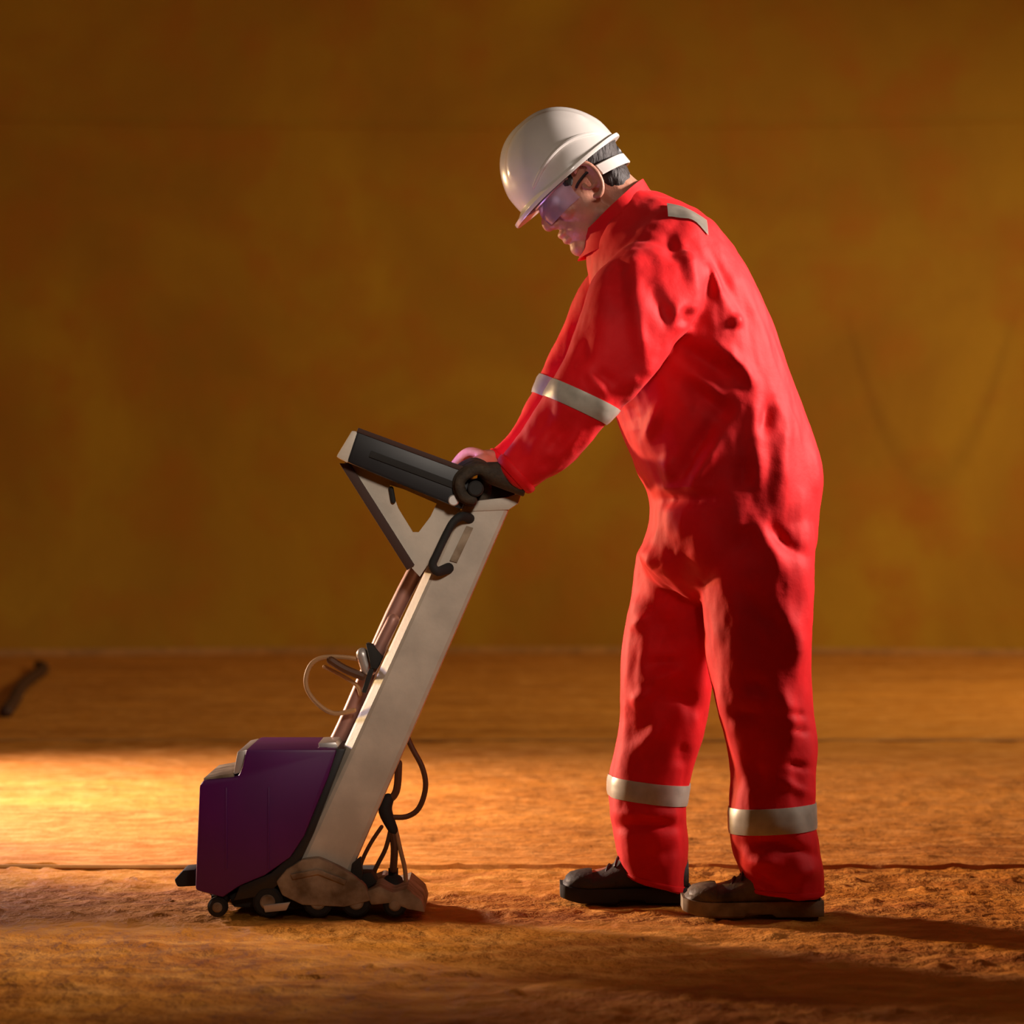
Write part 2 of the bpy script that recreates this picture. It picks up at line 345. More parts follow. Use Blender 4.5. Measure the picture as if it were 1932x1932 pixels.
BAR = P(898, 922, -.155)                      # where the near hand grips the handlebar
def hand_into(bm, near=True, grow=0.0):
    if near:
        sgn = 1; W = P(960, 900, -.165); K0 = BAR+np.array([.012, 0, .036])
        Ky = [-.192, -.171, -.150, -.130]; ln = [.82, .95, 1.0, .92]
    else:
        sgn = -1; W = P(945, 872, .140); K0 = P(905, 862, .125)
        Ky = [.163, .142, .121, .100]; ln = [.82, .95, 1.0, .92]
    g = grow
    # wrist and palm
    kc = K0.copy(); kc[1] = np.mean(Ky)
    mid = (W+kc)/2
    secs = []
    for t, hw, th in ((-.7, .030, .029), (-.2, .029, .026), (.15, .033, .024), (.5, .040, .022), (.85, .043, .017), (1.05, .041, .012)):
        c = W+(kc-W)*t; d = (kc-W)/np.linalg.norm(kc-W); nrm = np.cross(d, [0, 1, 0]); nrm /= np.linalg.norm(nrm)
        secs.append(cross(c, nrm*(th+g), np.array([0, hw+g, 0]), n=20, e=2.4))
    loft_into(bm, secs)
    for y, l in zip(Ky, ln):
        if near:
            pts = [K0+[.012, 0, -.004], K0+[-.010, 0, .002], BAR+[-.030, 0, .016], BAR+[-.029*l, 0, -.014], BAR+[-.006, 0, -.027*l]]
        else:
            pts = [K0+[.010, 0, -.002], K0+[-.012, 0, .004*l], K0+[-.032*l, 0, -.004], K0+[-.050*l, 0, -.017], K0+[-.056*l, 0, -.030]]
        fan = {.82: 0, .95: 1, 1.0: 2, .92: 3}[l]*(.0035 if near else .002)
        pts = [np.array([p[0]-fan*(1 if i < 4 else .3), y, p[2]+fan*(1.2 if i < 3 else 0)]) for i, p in enumerate(pts)]
        chain_into(bm, pts, [.0098+g, .0098+g, .0090+g, .0085+g, .0078+g], n=12)
    ty = -.122 if near else .092
    if near:
        tp = [W*.55+kc*.45+[0, .026, -.004], kc+[.004, .042, -.012], BAR+[.018, ty+.017-BAR[1]+.0, -.006], BAR+[.004, ty+.014-BAR[1], -.027], BAR+[-.012, ty+.010-BAR[1], -.026]]
    else:
        tp = [W*.55+kc*.45+[0, -.026, -.004], kc+[.004, -.045, -.008], kc+[-.014, -.056, -.014], kc+[-.032, -.058, -.022]]
    chain_into(bm, tp, ([.015, .013, .011, .010, .0095] if near else [.015, .013, .011, .0095]) if not g else ([.017, .015, .013, .012, .0115]), n=12)

def build_body():
    bm = bmesh.new()
    loft_into(bm, sil_secs(TORSO, .028))
    for A in (LEG_FAR, LEG_NEAR): loft_into(bm, sil_secs(A, .026))
    for A in (ARM_NEAR, ARM_FAR): loft_into(bm, sil_secs(A[:-1], .020))
    for lx, ly, Y in ((1232, 1668, .075), (1478, 1685, -.10)):    # ankles and feet inside the shoes
        a = P(lx, ly-60, Y); chain_into(bm, [a, np.array([a[0], Y, .075]), np.array([a[0]-.06, Y, .045]), np.array([a[0]-.13, Y, .035])], [.045, .036, .034, .026])
    # neck
    chain_into(bm, [P(1225, 440, 0), P(1188, 400, 0), H(-.025, -.05, 0), H(-.015, 0, 0)], [.075, .062, .056, .055])
    E = ellipsoid_into
    E(bm, HM(.008, .045, 0, .084, .084, .074)); E(bm, HM(.038, -.022, 0, .056, .078, .060)); E(bm, HM(.058, -.060, 0, .044, .042, .046)); E(bm, HM(.088, -.040, 0, .018, .030, .026))
    E(bm, HM(.088, -.094, 0, .022, .020, .026)); E(bm, HM(.020, -.060, 0, .045, .028, .056, .45))
    E(bm, HM(.086, .026, .028, .014, .010, .026)); E(bm, HM(.086, .026, -.028, .014, .010, .026))
    for s in (-1, 1):
        E(bm, HM(.070, -.022, s*.036, .022, .020, .022))
        # outer ear: helix, lobe and hollow
        hx = [H(.008+.021*math.sin(t), .002+.036*math.cos(t), s*(.081+.010*(1-math.cos(t-2.6))*.5)) for t in np.linspace(.75, -3.5, 11)]
        chain_into(bm, hx, [.0045, .0055, .006, .006, .006, .0055, .0055, .0055, .006, .0072, .0055], k=2, n=10)
        E(bm, HM(-.004, .002, s*.077, .014, .028, .004)); E(bm, HM(.022, -.004, s*.077, .006, .009, .006))
        chain_into(bm, [H(.018, -.014, s*.079), H(.002, -.012, s*.084), H(-.006, .004, s*.085), H(.0, .020, s*.084)], [.004]*4, k=2, n=8)
        E(bm, HM(.106, -.030, s*.011, .011, .009, .009))
    chain_into(bm, [H(.092, .022, 0), H(.104, .002, 0), H(.117, -.016, 0), H(.119, -.024, 0)], [.010, .011, .0125, .0125], n=12)
    E(bm, HM(.104, -.054, 0, .012, .0085, .023)); E(bm, HM(.100, -.069, 0, .013, .0085, .021))
    hand_into(bm, True); hand_into(bm, False)
    return remesh(bm, .003, 3)
person = obj('person', build_body(), M['skin'])
tag(person, 'person in red coverall and white helmet bending forward and pushing the wheeled scanner', 'person')
for s in (-1, 1):
    b = bmesh.new(); ellipsoid_into(b, HM(.083, .008, s*.031, .012, .012, .012)); e = obj('eye', b, M['eye'], person)
    b = bmesh.new(); ellipsoid_into(b, HM(.0925, .006, s*.031, .0035, .0055, .0055), 14, 8); obj('iris', b, M['iris'], e)
gb = bmesh.new(); hand_into(gb, True, .002)
g = obj('glove', remesh(gb, .0028, 3), M['glove'], person); tag(g, 'dark work glove')

# hair under the helmet
b = bmesh.new()
for c, r in (((-.006, .052, 0), (.082, .070, .0768)), ((-.036, -.010, 0), (.042, .058, .060)), ((.038, .044, 0), (.044, .026, .070))):
    ellipsoid_into(b, HM(*c, *r), 28, 18)
for s in (-1, 1): ellipsoid_into(b, HM(.044, .026, s*.0685, .013, .016, .006))
hm = remesh(b, .004, 5); co = get_co(hm); no = get_no(hm)
co += no*(vnoise(co*[160, 160, 60])*.0016)[:, None]; set_co(hm, co)
obj('hair', hm, M['hair'], person)

# ---------------- coverall
def build_coverall():
    bm = bmesh.new()
    loft_into(bm, sil_secs(TORSO)); loft_into(bm, sil_secs(LEG_FAR)); loft_into(bm, sil_secs(LEG_NEAR))
    loft_into(bm, sil_secs(ARM_NEAR)); loft_into(bm, sil_secs(ARM_FAR))
    me = remesh(bm, .0052, 9)
    co, no = get_co(me), get_no(me)
    s = F/(CAM_D+co[:, 1]); px = 966+co[:, 0]*s; py = 966-(co[:, 2]-CAM_H)*s      # where each point falls, to place measured folds
    near = np.clip((-no[:, 1]+.15)/.6, 0, 1)
    d = np.zeros(len(co))
    def stroke(pts, w, amp, ymax=9, ymin=-9):
        nonlocal d
        best = np.full(len(co), 1e9); tt = np.zeros(len(co)); L = len(pts)-1
        for i in range(L):
            a, b = np.array(pts[i], float), np.array(pts[i+1], float); ab = b-a
            t = np.clip(((px-a[0])*ab[0]+(py-a[1])*ab[1])/(ab@ab), 0, 1)
            q = np.hypot(px-a[0]-t*ab[0], py-a[1]-t*ab[1]); m = q < best
            best[m] = q[m]; tt[m] = (i+t[m])/L
        taper = np.clip(np.minimum(tt, 1-tt)*2.6+.15, 0, 1)
        k = ((co[:, 1] < ymax) & (co[:, 1] > ymin))
        d += amp*1.15*np.exp(-(best/(w*1.25))**2)*taper*near*k
    V, Rg = -.011, .010
    for pts, w, a in [
        ([(1262, 420), (1270, 500)], 13, V*.6), ([(1168, 470), (1166, 520), (1172, 590)], 14, V), ([(1325, 445), (1370, 518), (1412, 600), (1425, 700)], 11, V*.8),
        ([(1262, 640), (1330, 679), (1396, 725)], 15, V*1.3), ([(1286, 718), (1354, 768), (1384, 790)], 16, V*1.1), ([(1356, 790), (1313, 854), (1273, 928)], 14, V*1.5),
        ([(1185, 753), (1199, 810)], 14, V*.8), ([(1404, 860), (1400, 930)], 14, V), ([(1465, 743), (1431, 830)], 11, V*.8), ([(1225, 540), (1262, 600), (1268, 640)], 12, V*.9),
        ([(1305, 580), (1290, 620)], 13, V), ([(1108, 600), (1098, 660), (1090, 690)], 14, V*.8),
        ([(1195, 500), (1206, 619), (1216, 690)], 13, Rg), ([(1294, 470), (1304, 510), (1313, 560)], 11, Rg), ([(1333, 495), (1350, 530), (1366, 575)], 9, Rg),
        ([(1388, 590), (1392, 620)], 10, Rg), ([(1282, 570), (1258, 640)], 10, Rg*.8), ([(1240, 676), (1179, 738)], 12, Rg*.7),
        ([(1340, 640), (1397, 690), (1425, 735)], 10, Rg), ([(1300, 700), (1370, 755)], 9, Rg*.8), ([(1243, 760), (1219, 837)], 9, Rg), ([(1372, 800), (1322, 888), (1300, 925)], 15, Rg*1.4),
        ([(1256, 854), (1266, 915)], 11, Rg), ([(1430, 760), (1425, 850), (1432, 930)], 13, Rg*.8), ([(1490, 760), (1478, 860), (1470, 960)], 14, Rg*.7),
        ([(1232, 945), (1290, 942), (1350, 940)], 11, V*1.3), ([(1240, 925), (1290, 918), (1345, 922)], 8, Rg*.7),
        ([(1232, 1010), (1280, 1050), (1300, 1120)], 24, V*1.2), ([(1199, 1033), (1236, 1074)], 12, Rg), ([(1210, 1120), (1196, 1180)], 14, Rg*.6),
        ([(1250, 1150), (1252, 1235)], 18, V), ([(1215, 1253), (1285, 1250)], 9, V*.8), ([(1215, 1288), (1285, 1265)], 9, Rg*.9), ([(1230, 1312), (1290, 1320), (1325, 1350)], 15, V),
        ([(1258, 1362), (1230, 1390), (1192, 1425)], 13, Rg*1.1), ([(1190, 1330), (1235, 1300)], 11, Rg), ([(1225, 1160), (1190, 1190)], 8, Rg*.8), ([(1290, 1400), (1280, 1450)], 12, V*.6),
        ([(1405, 990), (1400, 1050)], 16, V*.6), ([(1423, 975), (1450, 1030), (1485, 1090)], 14, Rg), ([(1445, 985), (1490, 1030), (1535, 1060)], 11, V*.8),
        ([(1390, 1100), (1440, 1160), (1480, 1190)], 13, V*.7), ([(1470, 1130), (1500, 1210), (1500, 1260)], 14, Rg*.9), ([(1400, 1285), (1455, 1300)], 13, V*.8), ([(1370, 1350), (1440, 1345)], 12, V*.8),
        ([(1470, 1300), (1495, 1350), (1500, 1420)], 12, Rg*.9), ([(1440, 1380), (1420, 1440), (1430, 1490)], 16, V), ([(1480, 1345), (1525, 1350)], 6, V*.5), ([(1485, 1375), (1530, 1382)], 6, V*.5), ([(1480, 1440), (1530, 1450)], 6, V*.5), ([(1470, 1470), (1530, 1500)], 7, Rg*.5),
        ([(1155, 1560), (1230, 1556), (1285, 1560)], 9, V*1.1), ([(1160, 1535), (1285, 1540)], 9, Rg*.7), ([(1200, 1625), (1280, 1600)], 10, V*.5),
        ([(1400, 1590), (1470, 1592), (1548, 1618)], 8, V*1.1), ([(1410, 1625), (1480, 1628)], 10, Rg), ([(1490, 1650), (1545, 1640)], 12, Rg), ([(1405, 1650), (1475, 1682)], 8, V*.9),
        ([(1075, 800), (1035, 860)], 12, V*.7), ([(1100, 800), (1060, 850), (1020, 900)], 11, Rg*.6), ([(1050, 860), (1020, 890)], 8, V*.5), ([(1040, 770), (990, 830), (965, 880)], 16, V*.8),
        ([(1120, 700), (1165, 730)], 9, V*.5), ([(1100, 690), (1150, 752)], 8, Rg*.5)]:
        stroke(pts, w, a)
    q = co*[16, 16, 9]; d2 = vnoise(co*[30, 30, 8]+17)*.0030+vnoise(q+7)*.0035+vnoise(co*[34, 34, 16]+40)*.0022+vnoise(co*[70, 70, 34]+80)*.0010
    co = co+no*(d+d2)[:, None]; set_co(me, co)
    return me
cov_me = build_coverall()
coverall = obj('coverall', cov_me, M['coverall'], person); tag(coverall, 'red work coverall')
bvh = BVHTree.FromPolygons([v.co[:] for v in cov_me.vertices], [p.vertices[:] for p in cov_me.polygons])

def hug_ring(name, secrow0, secrow1, mt, off=.004, steps=5, parent=coverall, n=56, label=None):
    # a strip that lies on the cloth around a limb between two cross sections
    bm = bmesh.new(); rings = []; inner = []
    for k in range(steps+1):
        r = np.array(secrow0, float)*(1-k/steps)+np.array(secrow1, float)*(k/steps)
        L, Rr = P(r[0], r[1], r[4]), P(r[2], r[3], r[4]); c = (L+Rr)/2; a = (Rr-L)/2; ring = []; inr = []
        for p in cross(c, a, np.array([0, r[5], 0]), n=n, e=2.2):
            dv = p-c; ln = np.linalg.norm(dv); dv /= ln
            hit = bvh.ray_cast(Vector(c), Vector(dv), ln*1.35)
            q = c+dv*(ln if hit[0] is None else hit[3])
            ring.append(q+dv*(off if 0 < k < steps else off*.6)); inr.append(q-dv*.006)
        rings.append(ring); inner.append(inr)
    loft_into(bm, [inner[0]]+rings+[inner[-1]]+inner[-2:0:-1]+[inner[0]], caps=False)
    bmesh.ops.remove_doubles(bm, verts=bm.verts, dist=1e-5)
    return obj(name, bm, mt, parent)
hug_ring('reflective_band', (1153, 1462, 1308, 1480, .08, .082), (1150, 1500, 1300, 1518, .08, .082), M['reflect'])
hug_ring('reflective_band', (1380, 1522, 1536, 1512, -.10, .082), (1378, 1570, 1540, 1560, -.10, .082), M['reflect'])
hug_ring('reflective_band', (1037, 712, 1150, 765, -.215, .062), (1022, 745, 1138, 800, -.21, .060), M['reflect'])
hug_ring('reflective_band', (1018, 705, 1125, 752, .193, .058), (1000, 738, 1105, 785, .185, .056), M['reflect'])
hug_ring('cuff', (952, 862, 1004, 916, -.17, .044), (942, 875, 993, 930, -.168, .041), M['coverall'], off=.005, steps=3)
hug_ring('cuff', (932, 848, 978, 893, .14, .04), (924, 856, 967, 902, .139, .038), M['coverall'], off=.005, steps=3)
hug_ring('hem', (1175, 1640, 1293, 1670, .075, .077), (1180, 1651, 1290, 1684, .075, .075), M['coverall'], off=.003, steps=3)
hug_ring('hem', (1412, 1672, 1555, 1676, -.10, .08), (1417, 1683, 1552, 1690, -.10, .078), M['coverall'], off=.003, steps=3)
def drape_strip(name, x0, z_hi, x1, y0, y1, mt, off=.004, nx=10, ny=14):
    bm = bmesh.new(); g = []
    for j in range(ny+1):
        row = []
        for i in range(nx+1):
            X = x0+(x1-x0)*i/nx; Y = y0+(y1-y0)*j/ny
            h = bvh.ray_cast(Vector((X, Y, z_hi)), Vector((0, 0, -1)))
            row.append(bm.verts.new((X, Y, (h[0].z if h[0] else z_hi)+off)))
        g.append(row)
    for j in range(ny):
        for i in range(nx): bm.faces.new((g[j][i], g[j][i+1], g[j+1][i+1], g[j+1][i]))
    bmesh.ops.solidify(bm, geom=bm.faces[:], thickness=.004)
    return obj(name, bm, mt, coverall)
xa, xb = P(1252, 0, 0)[0], P(1326, 0, 0)[0]
drape_strip('reflective_band', xa, 1.8, xb, -.145, -.105, M['reflect'], .005)
drape_strip('reflective_band', xa, 1.8, xb, .105, .145, M['reflect'], .005)

# collar
def collar():
    bm = bmesh.new(); n = 44; outer = []; inner = []
    c0, c1 = P(1178, 440, 0), P(1160, 400, 0)
    ax = (c1-c0)/np.linalg.norm(c1-c0)
    a = np.array([.98, 0, .2]); a -= ax*np.dot(a, ax); a /= np.linalg.norm(a)
    for k, (t, ra, rb) in enumerate(((-.35, .108, .108), (.1, .094, .094), (.6, .082, .084), (1.05, .078, .078))):
        ro, ri = [], []
        for i in range(n):
            th = 2*math.pi*i/n; back = .5+.5*math.cos(th)              # higher behind the neck, open at the throat
            h = t*(.6+1.0*back)*.050
            w = 1+.03*math.sin(5*th+k)
            c = c0+ax*h+a*.010*k*0
            v = a*math.cos(th)*ra*w+np.array([0, 1, 0])*math.sin(th)*rb*w
            ro.append(c+v); ri.append(c+v*.93)
        outer.append(ro); inner.append(ri)
    loft_into(bm, outer+inner[::-1]+[outer[0]], caps=False)
    bmesh.ops.remove_doubles(bm, verts=bm.verts, dist=1e-5)
    return obj('collar', bm, M['coverall'], coverall)
collar()
# ---------------- helmet
HT = math.radians(40); HF = np.array([-math.cos(HT), 0, -math.sin(HT)]); HU = np.array([-math.sin(HT), 0, math.cos(HT)])
def HH(a, b, c):                              # helmet frame shifted from the head frame
    return P(1072, 335, 0)+HF*a+HU*b+hs*c
def build_helmet():
    n = 64; A, B, Cc = .118, .140, .106
    bm = bmesh.new(); outer = []; inner = []
    for j in range(20):
        v = j/20*math.pi/2
        ring, ir = [], []
        for i in range(n):
            t = 2*math.pi*i/n; ca, sa = math.cos(t), math.sin(t)
            r = math.cos(v)**.82; h = math.sin(v)**1.0
            ridge = .007*math.exp(-((sa*r)/.16)**2)*min(1, v*3)+.0035*math.exp(-((abs(sa)*r-.42)/.09)**2)*(v > .5)
            k = 1+.05*max(0, -ca)*(1-h)
            ring.append(HH((A*k+ridge)*r*ca, (B+ridge)*h, (Cc+ridge*.4)*r*sa)); ir.append(HH((A*k-.004)*r*ca, (B-.005)*h, (Cc-.004)*r*sa))
        outer.append(ring); inner.append(ir)
    loft_into(bm, outer, caps=False); bm.faces.ensure_lookup_table()
    bm.verts.ensure_lookup_table(); top = bm.verts.new(tuple(HH(0, B+.007, 0))); base = (len(outer)-1)*n; bm.verts.ensure_lookup_table()
    for i in range(n): bm.faces.new((bm.verts[base+i], bm.verts[base+(i+1) % n], top))
    b2 = bmesh.new(); loft_into(b2, inner, caps=True)
    bmesh.ops.reverse_faces(b2, faces=b2.faces)
    hat = obj('hard_hat', bm, M['hat'], person); tag(hat, 'white safety helmet')
    m2 = bpy.data.meshes.new('liner'); 
    obj('liner', b2, M['black'], hat)
    # brim and rain gutter all round, wide at the front
    bm = bmesh.new(); secs = []
    for i in range(97):
        t = 2*math.pi*i/96; ca, sa = math.cos(t), math.sin(t)
        w = .006+.021*max(0, ca)**3+.004*max(0, -ca)**4; dn = -.003-.006*max(0, ca)**3+.004*max(0, -ca)
        k = 1+.05*max(0, -ca)
        i0 = np.array([(.116*k)*ca, 0, .104*sa]); o0 = np.array([(.118*k+w)*ca, 0, (.106+w*.7)*sa])
        def q(p, h): return HH(p[0], h, p[2])
        secs.append([q(i0, .010), q((i0+o0)/2, .004+dn*.4), q(o0, dn+.004), q(o0*1.004, dn-.001), q(o0*.995, dn-.004), q((i0+o0)/2, dn*.5-.004), q(i0, -.004)])
    loft_into(bm, secs, caps=False); bmesh.ops.remove_doubles(bm, verts=bm.verts, dist=1e-5); obj('brim', bm, M['hat'], hat)
    # side moulding above the brim
    for s in (-1, 1):
        bm = bmesh.new(); pts = []
        for t in np.linspace(.9, 2.55, 12):
            hgt = .022+.026*math.sin((t-.9)/1.65*math.pi); r = math.cos(math.asin(min(hgt/.146, 1)))**.82
            pts.append(HH(.120*r*math.cos(t), hgt, s*.107*r*math.sin(t)))
        chain_into(bm, pts, [.003]+[.0042]*10+[.003], k=2, n=8); obj('moulding', bm, M['hat'], hat)
    # cradle band behind the head with its ratchet knob
    bm = bmesh.new(); o, n2 = [], 48
    for h, e in ((-.004, 0), (-.006, .003), (-.026, .003), (-.028, 0), (-.026, -.003), (-.006, -.003), (-.004, 0)):
        o.append([HH(-.020+(.094+e)*math.cos(t), h-.014-.016*max(0, -math.cos(t)), (.084+e)*math.sin(t)) for t in np.linspace(.60*math.pi, 1.40*math.pi, n2)])
    for a_, b_ in zip(o[:-1], o[1:]):
        va = [bm.verts.new(tuple(p)) for p in a_]; vb = [bm.verts.new(tuple(p)) for p in b_]
        for i in range(n2-1): bm.faces.new((va[i], va[i+1], vb[i+1], vb[i]))
    bmesh.ops.remove_doubles(bm, verts=bm.verts, dist=1e-5); obj('headband', bm, M['hat'], hat)
    bm = bmesh.new(); cyl_into(bm, HH(-.094, -.020, 0), HH(-.116, -.020, 0), .018, .016, bevel=.003); obj('ratchet_knob', bm, M['black'], hat)
    return hat
hat = build_helmet()

# ---------------- glasses
gl = bmesh.new(); g = []
for j in range(9):
    v = -1+2*j/8; row = []
    for i in range(33):
        t = math.radians(-78+156*i/32); drop = -.006-.022*v-.0*t
        notch = .012*math.exp(-(t/.16)**2)*max(0, v)
        row.append(gl.verts.new(tuple(H(.020+.098*math.cos(t)+.004*(1-v*v), drop+notch+.012*abs(math.sin(t))**3, .073*math.sin(t)))))
    g.append(row)
for j in range(8):
    for i in range(32): gl.faces.new((g[j][i], g[j][i+1], g[j+1][i+1], g[j+1][i]))
bmesh.ops.solidify(gl, geom=gl.faces[:], thickness=.002)
glasses = obj('safety_glasses', gl, M['lens'], person); tag(glasses, 'clear wraparound safety glasses')
for s in (-1, 1):
    b = bmesh.new(); chain_into(b, [H(.036, .004, s*.073), H(.025, .010, s*.080), H(.0, .016, s*.083), H(-.014, .002, s*.084)], [.003, .003, .0028, .0025], n=8); obj('temple', b, M['black'], glasses)
b = bmesh.new(); chain_into(b, [H(.022+.100*math.cos(t), .018+.012*abs(math.sin(t))**3, .0745*math.sin(t)) for t in np.radians(np.linspace(-78, 78, 15))], [.0028]*15, k=2, n=8); obj('brow_bar', b, M['silver'], glasses)

# ---------------- shoes
def shoe(x_toe, x_heel, Y, mt, label, yaw=0.0):
    L = x_heel-x_toe
    prof = [(0, .040, .022, .030), (.05, .050, .034, .043), (.16, .056, .044, .050), (.30, .064, .052, .052), (.42, .078, .056, .050), (.54, .098, .056, .046), (.66, .115, .054, .042), (.80, .118, .050, .040), (.92, .110, .048, .038), (1.0, .085, .034, .030)]
    secs = []
    for r in catmull([p for p in prof], 4):
        t, top, _, hw = r; x = x_toe+L*t; z0 = .020; ring = []
        if t > .985: hw *= .9
        for i in range(24):
            a = 2*math.pi*i/24; ca, sa = math.cos(a), math.sin(a); zz = z0+(top-z0)*(.5+.5*np.sign(sa)*abs(sa)**.75)
            narrow = 1-.35*max(0, sa)**1.5
            ring.append((x, Y+hw*np.sign(ca)*abs(ca)**.7*narrow, zz))
        secs.append(ring)
    bm = bmesh.new(); loft_into(bm, secs)
    up = obj('shoe', bm, mt, person); tag(up, label)
    secs = []
    for r in catmull([p for p in prof], 4):
        t, _, _, hw = r; x = x_toe+.0-.006+(L+.012)*t; lift = .012*max(0, 1-t/.18)**1.5; heel = 0 if (t < .40 or t > .55) else 0
        zb = .001+lift+(.006 if .42 < t < .66 else 0)
        ring = [(x, Y+(hw+.004)*c*1.0, z) for c, z in ((-1, zb+.004), (-.94, zb), (.94, zb), (1, zb+.004), (1, .027+lift*.6), (.95, .031+lift*.6), (-.95, .031+lift*.6), (-1, .027+lift*.6))]
        secs.append(ring)
    bm = bmesh.new(); loft_into(bm, secs); obj('sole', bm, M['sole'] if mt is M['shoe'] else M['rubber'], up)
    for k in range(4):
        t = .36+.075*k; x = x_toe+L*t; z = .070+.0165*k
        b = bmesh.new(); chain_into(b, [(x-.006, Y-.030, z-.012), (x, Y-.012, z+.002), (x+.004, Y+.012, z+.002), (x-.002, Y+.030, z-.012)], [.003]*4, n=8, k=3); obj('lace', b, M['black'], up)
    b = bmesh.new(); secs = [cross(np.array([x_toe+L*.13, Y, .040]) + np.array([dx, 0, 0]), np.array([0, w, 0]), np.array([0, 0, h]), n=18, e=2.4) for dx, w, h in ((-.028, .026, .010), (-.018, .040, .019), (0, .049, .0235), (.018, .053, .026), (.026, .052, .0255))]
    loft_into(b, secs); obj('toe_cap', b, mt, up)
    return up
shoe(P(1292, 0, -.10)[0], P(1545, 0, -.10)[0], -.10, M['shoe'], 'dusty grey work shoe')
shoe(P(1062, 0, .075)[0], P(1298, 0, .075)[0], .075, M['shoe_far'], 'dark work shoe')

# ------------------------------------------------------------------ the wheeled floor scanner
YN, YF = -.125, .065
scanner = empty('floor_scanner', (P(600, 0, 0)[0], 0, 0))
tag(scanner, 'upright wheeled floor scanner with long beige column, tilted black display and purple cover', 'scanner')
# column: chamfered channel leaning back
def column():
    top = (P(872, 962, YN), P(972, 935, YN)); bot = (P(566, 1636, YN), P(660, 1652, YN)); secs = []
    for t in np.linspace(0, 1, 14):
        l = top[0]*(1-t)+bot[0]*t; r = top[1]*(1-t)+bot[1]*t; u = (r-l)/np.linalg.norm(r-l); w = np.array([0, 1, 0])
        D = YF-YN
        pts = [l+u*.004, r-u*.010, r-u*.002+w*.004, r+w*.012, r+w*(D-.01), r-u*.01+w*D, l+u*.0+w*D, l-u*.022+w*(D-.01), l-u*.022+w*.034, l-u*.018+w*.024, l-u*.004+w*.004]
        secs.append(pts)
    bm = bmesh.new(); loft_into(bm, secs); return obj('column', bm, M['beige'], scanner, smooth=False)
column()
# cap at the column top
b = bmesh.new(); prism_into(b, [(868, 948), (958, 938), (985, 928), (978, 950), (960, 962), (872, 966)], YN-.004, YF+.004, .003); obj('top_cap', b, M['beige'], scanner)
# twin tube running down behind the column face
b = bmesh.new(); chain_into(b, [P(820, 1010, .03), P(742, 1160, .03), P(662, 1345, .03), P(630, 1412, .03)], [.017]*4, n=14); obj('rear_tube', b, M['pink'], scanner)
b = bmesh.new(); chain_into(b, [P(742, 1170, -.03), P(716, 1222, -.03), P(700, 1262, -.03)], [.013]*3, n=12); obj('cable_sleeve', b, M['pink'], scanner)
# triangular bracket with a window
def bracket(y0, y1):
    out = [(648, 868), (872, 950), (862, 985), (792, 1088), (768, 1062)]
    hole = [(742, 922), (822, 955), (800, 985), (776, 1000)]
    bm = bmesh.new()
    def V(p, y): q = P(p[0], p[1], y0); return bm.verts.new((q[0], y, q[2]))
    # ring of quads between outline and window
    o2 = [(648, 868), (760, 910), (872, 950), (862, 985), (792, 1088), (768, 1062), (700, 955)]
    h2 = [(735, 915), (762, 923), (824, 950), (812, 975), (790, 1004), (779, 1004), (752, 960)]
    for y, rev in ((y0, False), (y1, True)):
        a = [V(p, y) for p in o2]; h = [V(p, y) for p in h2]; n = len(a)
        for i in range(n):
            f = (a[i], a[(i+1) % n], h[(i+1) % n], h[i]); bm.faces.new(f[::-1] if rev else f)
        if not rev: A, Hh = a, h
        else:
            for i in range(n):
                bm.faces.new((A[i], a[i], a[(i+1) % n], A[(i+1) % n])); bm.faces.new((Hh[i], Hh[(i+1) % n], h[(i+1) % n], h[i]))
    return obj('bracket', bm, M['beige'], scanner, smooth=False)
bracket(YN+.012, YN+.018); bracket(YF-.018, YF-.012)
b = bmesh.new(); prism_into(b, [(640, 874), (660, 874), (782, 1066), (768, 1076)], YN+.002, YF-.002, .001); obj('bracket_flange', b, M['hose'], scanner)
# display
disp_poly = [(674, 812), (890, 892), (872, 962), (654, 872)]
b = bmesh.new(); prism_into(b, disp_poly, -.165, .145, .006); display = obj('display', b, M['black'], scanner); tag(display, 'tilted black display housing')
b = bmesh.new(); prism_into(b, [(664, 812), (678, 815), (656, 874), (634, 862)], -.162, .142, .004); obj('end_cap', b, M['beige'], display)
for ya, yb in ((-.167, -.148), (.128, .147)):
    b = bmesh.new(); prism_into(b, [(676, 807), (896, 888), (893, 897), (673, 815)], ya, yb, .001); obj('bezel', b, M['hose'], display)
# lit screen on the sloping top
s0, s1 = P(700, 820.5, -.165), P(835, 870.2, -.165)
u = (s1-s0)/np.linalg.norm(s1-s0); nn = np.array([-u[2], 0, u[0]]); nn = nn if nn[2] > 0 else -nn
b = bmesh.new(); q = [s0+nn*.0010, s1+nn*.0010]
vs = [b.verts.new((q[0][0], -.13, q[0][2])), b.verts.new((q[1][0], -.13, q[1][2])), b.verts.new((q[1][0], .11, q[1][2])), b.verts.new((q[0][0], .11, q[0][2]))]
b.faces.new(vs); bmesh.ops.solidify(b, geom=b.faces[:], thickness=.0008); obj('screen', b, M['screen'], display, smooth=False)
b = bmesh.new(); prism_into(b, [(700, 850), (860, 910), (856, 922), (696, 862)], -.169, -.164, .001); obj('side_rib', b, M['rubber'], display)
b = bmesh.new(); cyl_into(b, P(856, 944, -.172), P(856, 944, -.160), .011, bevel=.002); obj('hinge_knob', b, M['silver'], display)
b = bmesh.new(); chain_into(b, [P(738, 922, YN+.005), P(742, 945, YN+.005)], [.005, .005], n=8); obj('bracket_pin', b, M['rubber'], scanner)
